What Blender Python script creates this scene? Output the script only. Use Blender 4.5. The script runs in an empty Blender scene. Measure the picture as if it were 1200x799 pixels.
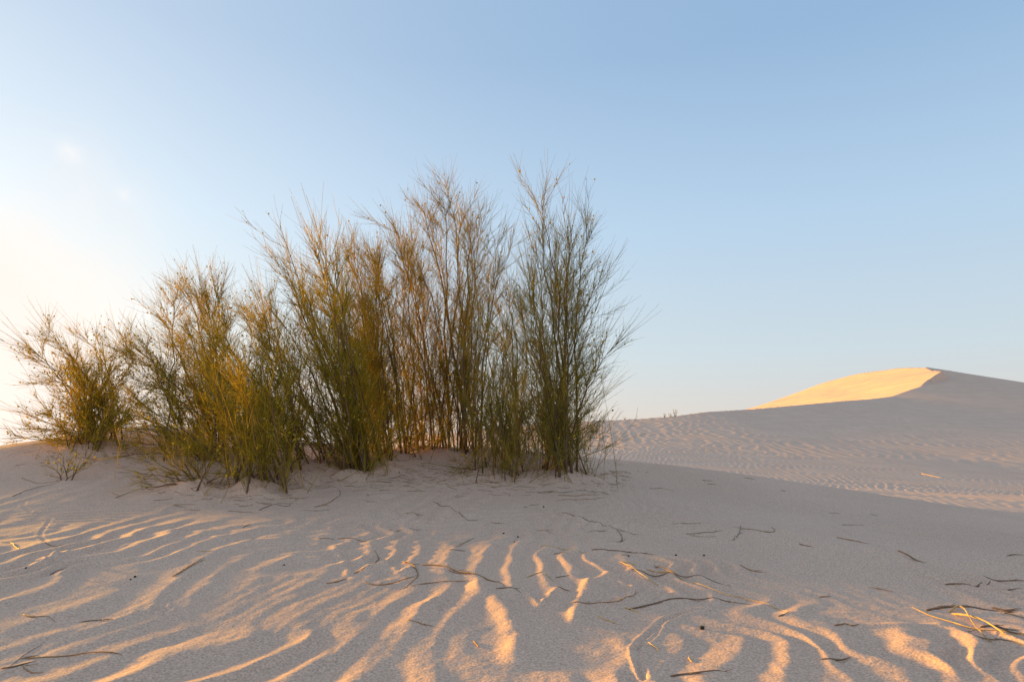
import bpy, math, random
import numpy as np

random.seed(7)
rng = np.random.default_rng(11)
R = math.radians
scene = bpy.context.scene
COL = scene.collection

# ------------------------------------------------------------------ camera
F_PX, W_PX, H_PX = 800.0, 1200.0, 799.0        # focal length and frame of the photograph, pixels
EYE = 0.60                                      # lens height over the foreground sand, metres
HORIZON = 528.0
PITCH = math.atan((HORIZON - H_PX / 2) / F_PX)
cam_data = bpy.data.cameras.new('camera')
cam = bpy.data.objects.new('camera', cam_data)
COL.objects.link(cam)
cam.location = (0, 0, EYE)
cam.rotation_euler = (R(90) + PITCH, 0, 0)
cam_data.sensor_width = 36
cam_data.lens = 36 * F_PX / W_PX
cam_data.clip_start = 0.05
cam_data.clip_end = 9000
scene.camera = cam

# ------------------------------------------------------------------ light
SUN_EL, SUN_AZ = R(4.8), R(-60)                 # azimuth from +Y, negative = left
scene.view_settings.view_transform = 'Standard'
scene.view_settings.look = 'None'
scene.view_settings.gamma = 1.0
scene.view_settings.use_curve_mapping = False
scene.view_settings.exposure = 1.8

world = bpy.data.worlds.new('World')
scene.world = world
world.use_nodes = True
wn, wl = world.node_tree.nodes, world.node_tree.links
wn.clear()
sky = wn.new('ShaderNodeTexSky')
sky.sky_type = 'NISHITA'
sky.sun_disc = False
sky.sun_elevation = SUN_EL
sky.sun_rotation = SUN_AZ
sky.altitude = 100
sky.air_density = 1.0
sky.dust_density = 1.0
sky.ozone_density = 1.0
# evening air over the sand: a dusty pinkish horizon, blue overhead, a wide pale glow round the low sun
def wnode(kind, **kw):
    n = wn.new(kind)
    for k, v in kw.items(): setattr(n, k, v)
    return n
def wmath(op, a, b=None, c=None):
    n = wnode('ShaderNodeMath', operation=op)
    for k, v in enumerate((a, b, c)):
        if v is None: continue
        if isinstance(v, (int, float)): n.inputs[k].default_value = v
        else: wl.new(v, n.inputs[k])
    return n.outputs[0]
wtc = wnode('ShaderNodeTexCoord')
wsep = wnode('ShaderNodeSeparateXYZ'); wl.new(wtc.outputs['Generated'], wsep.inputs[0])
SUN_DIR = (math.sin(SUN_AZ) * math.cos(SUN_EL), math.cos(SUN_AZ) * math.cos(SUN_EL), math.sin(SUN_EL))
wdot = wnode('ShaderNodeVectorMath', operation='DOT_PRODUCT'); wl.new(wtc.outputs['Generated'], wdot.inputs[0]); wdot.inputs[1].default_value = SUN_DIR
SKY_STRENGTH = 0.12
SKY_GAIN = 1 / (SKY_STRENGTH * 2 ** scene.view_settings.exposure)
wz = wmath('MAXIMUM', wsep.outputs['Z'], 0.0)
ramp = wnode('ShaderNodeValToRGB'); wl.new(wz, ramp.inputs[0])
cr = ramp.color_ramp
stops = [(0.0, (.70, .62, .58)), (.045, (.69, .65, .635)), (.13, (.60, .695, .765)), (.31, (.465, .64, .83)), (.52, (.30, .475, .715)), (1.0, (.23, .39, .62))]
while len(cr.elements) < len(stops): cr.elements.new(.5)
for el, (p_, c_) in zip(cr.elements, stops): el.position = p_; el.color = (*c_, 1)
def glow(k, colour):
    g = wmath('EXPONENT', wmath('MULTIPLY', wmath('SUBTRACT', wdot.outputs['Value'], 1.0), k))
    v = wnode('ShaderNodeVectorMath', operation='SCALE'); v.inputs[0].default_value = colour; wl.new(g, v.inputs['Scale'])
    return v.outputs[0]
def vadd(a, b):
    n = wnode('ShaderNodeVectorMath', operation='ADD'); wl.new(a, n.inputs[0]); wl.new(b, n.inputs[1]); return n.outputs[0]
low = wmath('EXPONENT', wmath('MULTIPLY', wmath('MULTIPLY', wz, wz), -34.0))
aureole = wnode('ShaderNodeVectorMath', operation='SCALE'); wl.new(glow(22, (5.2, 3.4, 1.7)), aureole.inputs[0]); wl.new(low, aureole.inputs['Scale'])
air = vadd(vadd(ramp.outputs[0], glow(3.6, (.48, .39, .255))), aureole.outputs[0])
gain = wnode('ShaderNodeVectorMath', operation='SCALE'); wl.new(air, gain.inputs[0]); gain.inputs['Scale'].default_value = SKY_GAIN
wmix = wnode('ShaderNodeMix', data_type='RGBA'); wmix.inputs[0].default_value = 0.94
wl.new(sky.outputs[0], wmix.inputs[6]); wl.new(gain.outputs[0], wmix.inputs[7])
# thin cloud: a soft veil low over the sun and two small wisps
def cloud_mask(az, el, half_az, half_el, tilt, soft, crisp=False):
    d = (math.sin(az) * math.cos(el), math.cos(az) * math.cos(el), math.sin(el))
    right = (math.cos(az), -math.sin(az), 0.0)
    up = (-math.sin(az) * math.sin(el), -math.cos(az) * math.sin(el), math.cos(el))
    ct, st = math.cos(tilt), math.sin(tilt)
    ax = tuple((r * ct + u * st) / half_az for r, u in zip(right, up)); ay = tuple((u * ct - r * st) / half_el for r, u in zip(right, up))
    nz = wnode('ShaderNodeTexNoise'); nz.inputs['Scale'].default_value = soft; nz.inputs['Detail'].default_value = 5
    wl.new(wtc.outputs['Generated'], nz.inputs['Vector'])
    n0 = wmath('MULTIPLY', wmath('SUBTRACT', nz.outputs['Fac'], 0.5), 2.2)
    sq = None
    for a in (ax, ay):
        t = wnode('ShaderNodeVectorMath', operation='DOT_PRODUCT'); wl.new(wtc.outputs['Generated'], t.inputs[0]); t.inputs[1].default_value = a
        dd = wmath('SUBTRACT', t.outputs['Value'], sum(p * q for p, q in zip(d, a)))
        dd = wmath('ADD', dd, n0); q2 = wmath('MULTIPLY', dd, dd)
        sq = q2 if sq is None else wmath('ADD', sq, q2)
    if crisp: sq = wmath('MULTIPLY', sq, sq)
    return wmath('EXPONENT', wmath('MULTIPLY', sq, -1.0))
cur = wmix.outputs[2]
for az, el, ha, he, tl, sf, amt in [(R(-46), R(4.5), .50, .245, R(-17), 2.2, .90), (R(-34.5), R(20.6), .016, .009, R(-28), 45, .6), (R(-30.8), R(18.4), .012, .007, R(-20), 45, .45)]:
    mk = cloud_mask(az, el, ha, he, tl, sf, ha > .3)
    cm = wnode('ShaderNodeMix', data_type='RGBA'); wl.new(wmath('MULTIPLY', mk, amt), cm.inputs[0])
    wl.new(cur, cm.inputs[6]); cm.inputs[7].default_value = tuple(c * SKY_GAIN for c in ((1.03, .93, .865) if ha > .3 else (1.0, .985, .97))) + (1,); cur = cm.outputs[2]
bg = wn.new('ShaderNodeBackground')
bg.inputs['Strength'].default_value = SKY_STRENGTH
wout = wn.new('ShaderNodeOutputWorld')
wl.new(cur, bg.inputs[0])
wl.new(bg.outputs[0], wout.inputs[0])

sun_data = bpy.data.lights.new('sun', 'SUN')
sun_data.energy = 3.2
sun_data.angle = R(3.2)
sun_data.color = (1.0, 0.555, 0.05)
sun = bpy.data.objects.new('sun', sun_data)
COL.objects.link(sun)
from mathutils import Vector
sun.rotation_euler = Vector(SUN_DIR).to_track_quat('Z', 'Y').to_euler()

# ------------------------------------------------------------------ small maths
def slope_at(py):
    """rise per metre of depth of the sight line through image row py"""
    return np.tan(PITCH + np.arctan((H_PX / 2 - np.asarray(py, float)) / F_PX))
def side_at(px, py):
    """sideways metres per metre of depth of the sight line through (px, py)"""
    v = (H_PX / 2 - np.asarray(py, float)) / F_PX
    return (np.asarray(px, float) - W_PX / 2) / F_PX / (math.cos(PITCH) - v * math.sin(PITCH))
def at(px, py, Y):
    return (float(side_at(px, py) * Y), float(Y), float(EYE + slope_at(py) * Y))

def sstep(a, b, x):
    t = np.clip((x - a) / (b - a), 0, 1)
    return t * t * (3 - 2 * t)
_perm = np.random.default_rng(3).integers(0, 2**31, 65536)
def _hash(i, j, s):
    h = (i * 73856093) ^ (j * 19349663) ^ (s * 83492791)
    return _perm[h & 65535] / float(2**31) * 2 - 1
def noise(x, y, s=0):
    xi, yi = np.floor(x).astype(np.int64), np.floor(y).astype(np.int64)
    fx, fy = x - xi, y - yi
    fx, fy = fx**3 * (fx * (fx * 6 - 15) + 10), fy**3 * (fy * (fy * 6 - 15) + 10)
    a, b = _hash(xi, yi, s), _hash(xi + 1, yi, s)
    c, d = _hash(xi, yi + 1, s), _hash(xi + 1, yi + 1, s)
    return (a * (1 - fx) + b * fx) * (1 - fy) + (c * (1 - fx) + d * fx) * fy

# ------------------------------------------------------------------ the lie of the sand
_ctl = []
for px, py, Y in [
    # foreground shelf and the flank of the mound
    (-200,799,1.78),(0,799,1.78),(300,799,1.78),(600,799,1.78),(900,799,1.78),(1200,799,1.78),(1400,799,1.78),
    (0,700,2.45),(300,700,2.45),(600,700,2.5),(900,700,2.55),(1200,700,2.6),
    (0,640,3.2),(200,640,3.2),(400,640,3.25),(600,640,3.3),(800,640,3.4),(1000,640,3.6),(1200,640,3.75),
    (0,590,4.4),(200,590,4.45),(400,590,4.5),(600,590,4.6),(750,590,4.75),
    (900,600,4.8),(1050,610,4.7),(1200,625,4.4),
    (0,555,5.3),(200,555,5.3),(400,555,5.4),(600,560,5.4),(700,560,5.5),(800,572,5.6),
    # crest
    (-250,560,6.0),(-100,538,6.0),(0,525,6.1),(70,513,6.5),(130,503,6.9),(175,498,7.1),(240,506,7.2),(320,516,7.1),(400,521,7.0),
    (480,524,6.9),(560,527,6.8),(640,531,6.7),(700,537,6.6),(760,543,6.6),(820,550,6.5),(900,561,6.4),(1000,575,6.3),
    (1100,590,6.2),(1200,604,6.0),(1350,620,5.8)]:
    _ctl.append(at(px, py, Y))
_ctl += [(-2,0,0),(0,0,0.0),(2,0,0),(-4,-3,.05),(4,-3,0),(0,-4,0),(-4.2,2,.05),(4.5,2,-.02),(-6.5,4,.2),(6,5,-.08),
         (-8,7,.1),(-7,10,-.3),(-4.5,10.5,.0),(-2.2,10,.15),(0,9.8,.12),(1.6,9.5,.10),(3,9,.05),(4.3,9,-.02),(6,9,-.12),(8,9,-.23),
         (10,12.5,-.29),(6,12.5,-.09),(3,12.5,.08),(0,13,.16),(-4,14,-.2),(-9,13,-.6)]
_ctl = np.array(_ctl)
def _tps_kernel(r2):
    return 0.5 * r2 * np.log(r2 + 1e-9)
def _fit():
    P = _ctl[:, :2]; n = len(P)
    K = _tps_kernel(((P[:, None] - P[None]) ** 2).sum(-1)) + np.eye(n) * 0.015
    A = np.zeros((n + 3, n + 3)); A[:n, :n] = K
    A[:n, n] = 1; A[:n, n + 1:] = P; A[n:, :n] = A[:n, n:].T
    return np.linalg.solve(A, np.concatenate([_ctl[:, 2], np.zeros(3)]))
_w = _fit()
def mound(x, y):
    out = _w[-3] + _w[-2] * x + _w[-1] * y
    for (cx, cy, _), k in zip(_ctl, _w):
        out = out + k * _tps_kernel((x - cx) ** 2 + (y - cy) ** 2)
    return out

# crest of the far dune in plan: (image x, image y of the crest, depth)
_cr = [(-900,560,60),(-300,545,50),(100,535,46),(300,526,44),(480,511,43),(600,500,42),(690,493,42),(740,491,42.6),(785,488,43.5),(827,482.5,46),
       (884,479,49),(940,474,53),(983,470,56),(1018,467.5,59.5),(1044,464.5,63),(1066,456.5,66.5),(1108,443.5,74),(1085,430,88),
       (1112,434,92),(1136,438,94),(1200,448,97),(1300,470,98),(1500,505,92),(2000,530,90)]
_cr = np.array([at(*c) for c in _cr])
DUNE_A = 0.38
PEAK = np.array(at(1085, 429.5, 88))
_lc = np.array([(33,53.4),(88,53.4),(99,57.0),(111,59.4),(125,59.7),(137,58),(152,48),(180,28),(240,0)])
def lit_flank(x, y):
    """long left-facing flank of the far dune"""
    xc = np.interp(y, _lc[:, 0], _lc[:, 1])
    z = PEAK[2] + DUNE_A * (np.minimum(x, xc) - PEAK[0])
    z = z + 0.35 * np.sin((x - 30) * 0.13) * sstep(53, 44, x)
    z = z + 0.10 * noise(x / 3.0, y / 9.0, 73) + 0.035 * noise(x / 0.9, y / 3.0, 74)
    return z - 0.45 * np.maximum(x - xc, 0)
def plain(x, y):
    z = 0.10 + 0.0007 * np.maximum(y - 12, 0) ** 2 * sstep(60, 20, y)
    z = z - 0.8 * sstep(-1, -14, x) - 0.045 * np.clip(x - 2, 0, 14) * sstep(42, 14, y)
    return z
def far(x, y):
    order = np.argsort(_cr[:, 0])
    cx, cy, cz = _cr[order, 0], _cr[order, 1], _cr[order, 2]
    yc = np.interp(x, cx, cy); zc = np.interp(x, cx, cz)
    # where the flank meets the crest they are one edge
    p = plain(x, np.minimum(y, 24))
    t = np.clip((y - 13) / (yc - 13), 0, 1)
    front = p + (zc - p) * t ** 1.75
    k = 0.22 - 0.10 * sstep(2, 10, x)
    back = zc - k * np.maximum(y - yc, 0)
    base = np.where(y < 35, plain(x, y), -1.0)
    back = np.maximum(np.maximum(back, -1.0), np.where((y > yc) & (x > 12), lit_flank(x, y), -1.0))
    # smooth hand-over on the crest
    z = np.where(y <= yc, front, back)
    z = np.where(y < 5, 0.0 * x, z)
    return z

def poly_dist(x, y, pts):
    d = np.full(x.shape, 9.0)
    for (x0, y0), (x1, y1) in zip(pts[:-1], pts[1:]):
        dx, dy = x1 - x0, y1 - y0
        t = np.clip(((x - x0) * dx + (y - y0) * dy) / (dx * dx + dy * dy), 0, 1)
        d = np.minimum(d, np.hypot(x - x0 - t * dx, y - y0 - t * dy))
    return d

def smooth_height(x, y):
    r = np.hypot(x, y)
    b = sstep(9.5, 14, r)
    z = np.zeros(x.shape)
    near = r < 14.2
    z[near] += ((1 - b) * np.where(r < 14.2, 1, 0))[near] * mound(x[near], y[near])
    fr = r > 9.3
    z[fr] += (b * far(x, y))[fr]
    z += 0.02 * noise(x / 4.5 + 5, y / 4.5, 4) * sstep(7, 12, r) * sstep(60, 30, r)
    return z

def ripples(x, y):
    # foreground ripples
    wx = 0.12 * noise(x * 1.7, y * 1.3, 21) + 0.105 * noise(x * 3.0, y * 3.9, 22) + 0.02 * noise(x * 11, y * 8, 23)
    bend = 0.36 * (x + 0.25) * sstep(1.5, -2.6, x) * 0 + np.where(x < 0.35, -0.62 * sstep(0.35, -0.9, x) * (1 - np.exp(-(np.maximum(y, 1) - 1.8) / 1.0)), 0.20 * sstep(0.35, 1.2, x) * (y - 1.8))
    wx = wx * (1 + 0.5 * sstep(0.2, 0.9, x))
    lam = 0.185 - 0.028 * sstep(-0.6, 0.9, x)
    q = (x + bend + wx) / lam
    ph = q * 2 * math.pi
    prof = np.sin(ph) - 0.18 * np.sin(2 * ph)
    lim = 4.15 - 1.65 * sstep(0.3, 1.0, x) - 0.9 * sstep(-0.8, -2.2, x)
    m = sstep(lim + 1.5, lim - 0.7, y) * sstep(0.2, 1.0, np.hypot(x, y))
    amp = 0.0050 * (1 + 0.30 * sstep(0.1, 1.0, x)) * (0.80 + 0.5 * noise(x * 1.4 + 9, y * 1.4, 24) + 0.95 * noise(x * 3.4, y * 3.0, 25)).clip(.15, 1.7) * (0.38 * sstep(6.2, 4.8, y) + 0.80 * m)
    z = amp * prof
    q3 = (x + bend * .8 + 0.06 * noise(x * 4, y * 3, 26) + 0.03 * noise(x * 9, y * 7, 27)) / 0.083 * 2 * math.pi
    z += 0.0006 * np.sin(q3) * sstep(5.6, 3.0, y) * sstep(0.2, 1.0, np.hypot(x, y)) * (0.5 + noise(x * 2.2, y * 1.8, 28)).clip(0, 1.5)
    # broad low unevenness
    nr = sstep(8, 5, np.hypot(x, y))
    z += nr * (0.012 * noise(x * 1.3, y * 1.1, 31) + 0.004 * noise(x * 3.1, y * 2.7, 32) + 0.0010 * noise(x * 9, y * 9, 33))
    z += sstep(5.5, 3.5, np.hypot(x, y)) * (0.0005 * noise(x * 28, y * 28, 34) + 0.0004 * noise(x * 65, y * 65, 35))
    # fine wind streaks on the smooth shaded flank
    fl = sstep(2.4, 3.6, y) * sstep(11, 8, np.hypot(x, y))
    st = (y - 0.25 * x + 0.22 * noise(x * .9, y * 1.4, 36) + 0.05 * noise(x * 3, y * 5, 37)) / 0.13 * 2 * math.pi
    z += fl * (0.0030 * (0.5 + noise(x * 1.2, y * 1.2, 38)) * np.sin(st) + 0.0026 * noise(x * 5, y * 8, 39))
    # rippled plain beyond the mound
    wx2 = 0.5 * noise(x * 0.33, y * 0.30, 41) + 0.26 * noise(x * 0.7, y * 0.7, 42) + 0.08 * noise(x * 2.0, y * 1.5, 43)
    ph2 = (x - 5.5 * np.log(np.maximum(y, 4.0)) + 0.05 * y + wx2) / 0.19 * 2 * math.pi
    prof2 = np.sin(ph2 + 0.4 * np.sin(ph2))
    r = np.hypot(x, y)
    m2 = sstep(6.8, 8.6, r) * sstep(36, 24, r)
    z += (0.0028 + 0.00014 * r) * sstep(6, 18, r) * prof2 * m2 * (0.8 + 0.5 * noise(x * 0.25, y * 0.2, 44))
    ph4 = (x - 5.5 * np.log(np.maximum(y, 4.0)) + 0.05 * y + 1.4 * wx2 + 0.5 * noise(x * .15, y * .12, 45)) / 0.52 * 2 * math.pi
    z += 0.0105 * np.sin(ph4 + 0.4 * np.sin(ph4)) * sstep(22, 32, r) * sstep(72, 50, r) * (0.7 + 0.7 * noise(x * .1, y * .08, 46))
    # faint long ripples on the dune front
    z += 0.010 * np.sin((x * 0.5 + y + 1.2 * noise(x * .12, y * .12, 51)) / 1.1 * 2 * math.pi) * sstep(30, 40, r) * sstep(75, 55, r) * sstep(-5, 5, x)
    return z

def _solve_ground(px, py, fn):
    s, u = slope_at(py), side_at(px, py)
    Y = np.concatenate([np.linspace(0.8, 9, 1600), np.linspace(9, 60, 1500)[1:]])
    d = fn(u * Y, Y) - (EYE + s * Y)
    i = int(np.argmax(d > 0))
    if d[i] <= 0:
        i = len(Y) - 1
    a, b = Y[max(i - 1, 0)], Y[i]
    da, db = d[max(i - 1, 0)], d[i]
    t = 0 if db == da else -da / (db - da)
    Yh = a + (b - a) * min(max(t, 0), 1)
    return float(u * Yh), float(Yh)

# tracks pressed into the sand (image pixels)
_tracks = [([(842,716),(815,716),(795,721),(775,731),(764,743),(752,753),(747,763),(748,775),(755,799)], .0075, .0052),
           ([(775,737),(768,747),(757,756),(742,764),(742,772),(750,790),(754,799)], .005, .0032),
           ([(24,578),(28,594),(36,600),(52,601)], .007, .003), ([(60,607),(47,624),(55,636)], .007, .003),
           ([(375,657),(395,644),(420,637)], .005, .002), ([(430,583),(436,612),(441,630)], .004, .001),
           ([(470,585),(446,604),(435,612)], .004, .001), ([(825,565),(840,577),(862,586)], .008, .003),
           ([(975,618),(1010,634),(1050,652)], .008, .004), ([(155,682),(130,684),(105,680),(90,674)], .006, .003)]
TRACKS = [([_solve_ground(px, py, smooth_height) for px, py in t], w, d) for t, w, d in _tracks]
_dimples = [(_solve_ground(px, py, smooth_height), rad, dep) for px, py, rad, dep in
            [(513,705,.012,.006),(521,709,.010,.006),(517,714,.010,.005),(527,703,.009,.005),(186,710,.014,.006),(195,713,.010,.005),
             (47,655,.02,.008),(56,652,.018,.008),(64,657,.016,.007),(42,660,.014,.006),(70,650,.013,.006),(110,645,.02,.007),(122,641,.02,.007),(135,640,.018,.006),
             (705,697,.022,.005),(742,704,.012,.003),(640,704,.016,.004),(705,660,.03,.004),(455,672,.03,.005),(425,650,.02,.004)]]
# little ridges where the sand was scuffed up
_scuffs = [([(672,730),(680,708),(686,692),(694,682),(725,674),(768,667)], .026, .015), ([(616,688),(622,704),(632,713),(655,693)], .016, .009),
           ([(742,690),(738,702),(722,709),(700,712)], .016, .009), ([(558,688),(575,700),(592,722),(606,745),(604,775)], .038, .015),
           ([(392,640),(402,655),(408,672)], .02, .009), ([(425,652),(432,668)], .02, .009), ([(455,660),(465,672),(480,668)], .022, .010),
           ([(925,722),(960,724),(1000,733),(1040,735),(1100,734)], .022, .008), ([(730,755),(742,772),(735,790)], .03, .008)]
SCUFFS = [([_solve_ground(px, py, smooth_height) for px, py in t], w, h) for t, w, h in _scuffs]
HUMMOCKS = [_solve_ground(px, py, smooth_height) for px, py in
            [(655,557),(588,557),(548,530),(618,536),(500,528),(458,539),(425,556),(362,550),(303,573),(250,534),(118,524),(233,573),(330,565),(400,548)]]
def height(x, y):
    z = smooth_height(x, y) + ripples(x, y)
    for pts, w, dep in TRACKS:
        p = np.array(pts); lo, hi = p.min(0) - .1, p.max(0) + .1
        m = (x > lo[0]) & (x < hi[0]) & (y > lo[1]) & (y < hi[1])
        if m.any():
            d = poly_dist(x[m], y[m], pts)
            z[m] += -dep * np.exp(-(d / w) ** 2) + 0.55 * dep * np.exp(-((d - 2.1 * w) / (0.9 * w)) ** 2)
    for pts, w, hh in SCUFFS:
        p = np.array(pts); lo, hi = p.min(0) - .2, p.max(0) + .2
        m = (x > lo[0]) & (x < hi[0]) & (y > lo[1]) & (y < hi[1])
        if m.any():
            d = poly_dist(x[m], y[m], pts)
            z[m] += hh * np.exp(-(d / w) ** 2) * (0.85 + 0.30 * noise(x[m] * 9, y[m] * 9, 62) + 0.08 * noise(x[m] * 30, y[m] * 30, 65))
    for (cx, cy), rad, dep in _dimples:
        m = (np.abs(x - cx) < 4 * rad) & (np.abs(y - cy) < 4 * rad)
        if m.any():
            d = np.hypot(x[m] - cx, (y[m] - cy) / 1.4)
            z[m] += -dep * np.exp(-(d / rad) ** 2) + 0.9 * dep * np.exp(-((d - 1.9 * rad) / (0.7 * rad)) ** 2) * (0.7 + 0.5 * noise(x[m] * 40, y[m] * 40, 61))
    for cx, cy in HUMMOCKS:
        m = (np.abs(x - cx) < .9) & (np.abs(y - cy) < .9)
        if m.any():
            d = np.hypot(x[m] - cx, y[m] - cy)
            z[m] += 0.055 * np.exp(-(d / .26) ** 2) * (0.8 + 0.7 * noise(x[m] * 5, y[m] * 5, 63)) + 0.006 * np.exp(-(d / .5) ** 2) * noise(x[m] * 13, y[m] * 13, 64)
    return z
def H1(x, y):
    return float(height(np.array([x], float), np.array([y], float))[0])
def ground_at(px, py):
    x, y = _solve_ground(px, py, smooth_height)
    return x, y, H1(x, y)

# ------------------------------------------------------------------ materials
def new_mat(name):
    m = bpy.data.materials.new(name); m.use_nodes = True
    n, l = m.node_tree.nodes, m.node_tree.links
    return m, n, l, n['Principled BSDF']
def sand_material(name, base, warm, grain, strength):
    m, n, l, p = new_mat(name)
    p.inputs['Roughness'].default_value = 0.9
    p.inputs['Specular IOR Level'].default_value = 0.15
    tc = n.new('ShaderNodeTexCoord')
    big = n.new('ShaderNodeTexNoise'); big.inputs['Scale'].default_value = 0.9; big.inputs['Detail'].default_value = 5
    fine = n.new('ShaderNodeTexNoise'); fine.inputs['Scale'].default_value = grain; fine.inputs['Detail'].default_value = 3
    mid = n.new('ShaderNodeTexNoise'); mid.inputs['Scale'].default_value = grain * .22; mid.inputs['Detail'].default_value = 4
    for t in (big, fine, mid): l.new(tc.outputs['Object'], t.inputs['Vector'])
    r1 = n.new('ShaderNodeValToRGB')
    r1.color_ramp.elements[0].position = .35; r1.color_ramp.elements[0].color = (*base, 1)
    r1.color_ramp.elements[1].position = .70; r1.color_ramp.elements[1].color = (*warm, 1)
    l.new(big.outputs['Fac'], r1.inputs['Fac'])
    r2 = n.new('ShaderNodeValToRGB')
    r2.color_ramp.elements[0].position = .30; r2.color_ramp.elements[0].color = (.66, .64, .62, 1)
    r2.color_ramp.elements[1].position = .68; r2.color_ramp.elements[1].color = (1.14, 1.13, 1.12, 1)
    l.new(fine.outputs['Fac'], r2.inputs['Fac'])
    mx = n.new('ShaderNodeMix'); mx.data_type = 'RGBA'; mx.blend_type = 'MULTIPLY'; mx.inputs[0].default_value = strength
    l.new(r1.outputs['Color'], mx.inputs[6]); l.new(r2.outputs['Color'], mx.inputs[7])
    l.new(mx.outputs[2], p.inputs['Base Color'])
    add = n.new('ShaderNodeMath'); add.operation = 'MULTIPLY_ADD'; add.inputs[1].default_value = 2.0
    l.new(mid.outputs['Fac'], add.inputs[0]); l.new(fine.outputs['Fac'], add.inputs[2])
    bp = n.new('ShaderNodeBump'); bp.inputs['Strength'].default_value = 0.55 * strength; bp.inputs['Distance'].default_value = 0.35 / grain
    l.new(add.outputs[0], bp.inputs['Height']); l.new(bp.outputs['Normal'], p.inputs['Normal'])
    return m
SAND = (0.78, 0.50, 0.35); SAND_W = (0.85, 0.55, 0.385)
M_sand = sand_material('sand', SAND, SAND_W, 150, 1.0)
M_plain = sand_material('rippled_sand', SAND, SAND_W, 60, 0.35)
M_dune = sand_material('dune_sand', SAND, SAND_W, 14, 0.12)

# ------------------------------------------------------------------ the sand as meshes
def ground():
    th_in = np.linspace(R(-43), R(43), 670)
    th_out = np.linspace(R(43), R(317), 72)[1:-1]
    th = np.concatenate([th_in, th_out])
    def geo(a, b, k):
        n = max(2, int(math.log(b / a) / k)); return list(np.geomspace(a, b, n + 1)[:-1])
    rr = geo(.3, 1.45, .05) + geo(1.45, 5, .0047) + geo(5, 10, .007) + geo(10, 42, .0052) + geo(42, 140, .009) + geo(140, 5000, .14) + [5000]
    rr = np.array(rr)
    T, RR = np.meshgrid(th, rr)
    X, Y = RR * np.sin(T), RR * np.cos(T)
    Z = height(X.ravel(), Y.ravel()).reshape(X.shape)
    P = np.stack([X, Y, Z], -1)
    # normals over the whole grid so that neighbouring sheets shade as one
    dT = np.roll(P, -1, 1) - np.roll(P, 1, 1)
    dR = np.gradient(P, axis=0)
    N = np.cross(dT, dR); N /= np.linalg.norm(N, axis=-1, keepdims=True)
    nt = len(th)
    def sheet(name, i0, i1, mat, cap=False):
        v = P[i0:i1 + 1].reshape(-1, 3); nn = N[i0:i1 + 1].reshape(-1, 3); nr = i1 - i0 + 1
        i, j = np.meshgrid(np.arange(nr - 1), np.arange(nt), indexing='ij')
        a = i * nt + j; b = i * nt + (j + 1) % nt
        q = np.stack([a, b, b + nt, a + nt], -1).reshape(-1, 4)
        loops = q.ravel(); starts = np.arange(len(q)) * 4
        if cap:
            c = len(v)
            v = np.vstack([v, [[0, 0, H1(0, 0)]]]); nn = np.vstack([nn, [[0, 0, 1]]])
            jj = np.arange(nt)
            tri = np.stack([np.full(nt, c), jj, (jj + 1) % nt][::-1], -1)
            starts = np.concatenate([starts, len(loops) + np.arange(nt) * 3])
            loops = np.concatenate([loops, tri.ravel()])
        me = bpy.data.meshes.new(name)
        me.vertices.add(len(v)); me.vertices.foreach_set('co', v.astype(np.float32).ravel())
        me.loops.add(len(loops)); me.loops.foreach_set('vertex_index', loops.astype(np.int32))
        me.polygons.add(len(starts)); me.polygons.foreach_set('loop_start', starts.astype(np.int32))
        me.update(calc_edges=True)
        me.polygons.foreach_set('use_smooth', np.ones(len(starts), bool))
        me.normals_split_custom_set_from_vertices(nn.astype(np.float32))
        me.materials.append(mat)
        o = bpy.data.objects.new(name, me); COL.objects.link(o); o['kind'] = 'structure'
        return o
    i1 = int(np.searchsorted(rr, 9.6)); i2 = int(np.searchsorted(rr, 36))
    sheet('sand_ground', 0, i1, M_sand, True)
    sheet('rippled_sand_plain', i1, i2, M_plain)
    sheet('sand_dune', i2, len(rr) - 1, M_dune)
ground()

# ------------------------------------------------------------------ plant materials
def plant_material(name, lo, hi, thru, rough=0.7):
    m = bpy.data.materials.new(name); m.use_nodes = True
    n, l = m.node_tree.nodes, m.node_tree.links
    n.clear()
    out = n.new('ShaderNodeOutputMaterial')
    geo = n.new('ShaderNodeNewGeometry')
    ramp = n.new('ShaderNodeValToRGB')
    ramp.color_ramp.elements[0].color = (*lo, 1); ramp.color_ramp.elements[1].color = (*hi, 1)
    l.new(geo.outputs['Random Per Island'], ramp.inputs['Fac'])
    tc = n.new('ShaderNodeTexCoord')
    nz = n.new('ShaderNodeTexNoise'); nz.inputs['Scale'].default_value = 9; nz.inputs['Detail'].default_value = 4
    l.new(tc.outputs['Object'], nz.inputs['Vector'])
    hs = n.new('ShaderNodeHueSaturation')
    mr = n.new('ShaderNodeMapRange'); mr.inputs['From Min'].default_value = .3; mr.inputs['From Max'].default_value = .7
    mr.inputs['To Min'].default_value = .72; mr.inputs['To Max'].default_value = 1.25
    l.new(nz.outputs['Fac'], mr.inputs['Value']); l.new(mr.outputs['Result'], hs.inputs['Value'])
    l.new(ramp.outputs['Color'], hs.inputs['Color'])
    d = n.new('ShaderNodeBsdfPrincipled'); d.inputs['Roughness'].default_value = rough; d.inputs['Specular IOR Level'].default_value = 0.25
    l.new(hs.outputs['Color'], d.inputs['Base Color'])
    if thru:
        t = n.new('ShaderNodeBsdfTranslucent'); l.new(hs.outputs['Color'], t.inputs['Color'])
        mx = n.new('ShaderNodeMixShader'); mx.inputs[0].default_value = thru
        l.new(d.outputs[0], mx.inputs[1]); l.new(t.outputs[0], mx.inputs[2]); l.new(mx.outputs[0], out.inputs[0])
    else:
        l.new(d.outputs[0], out.inputs[0])
    return m
M_stem = plant_material('shrub_bark', (.11, .066, .036), (.23, .14, .075), 0)
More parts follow.
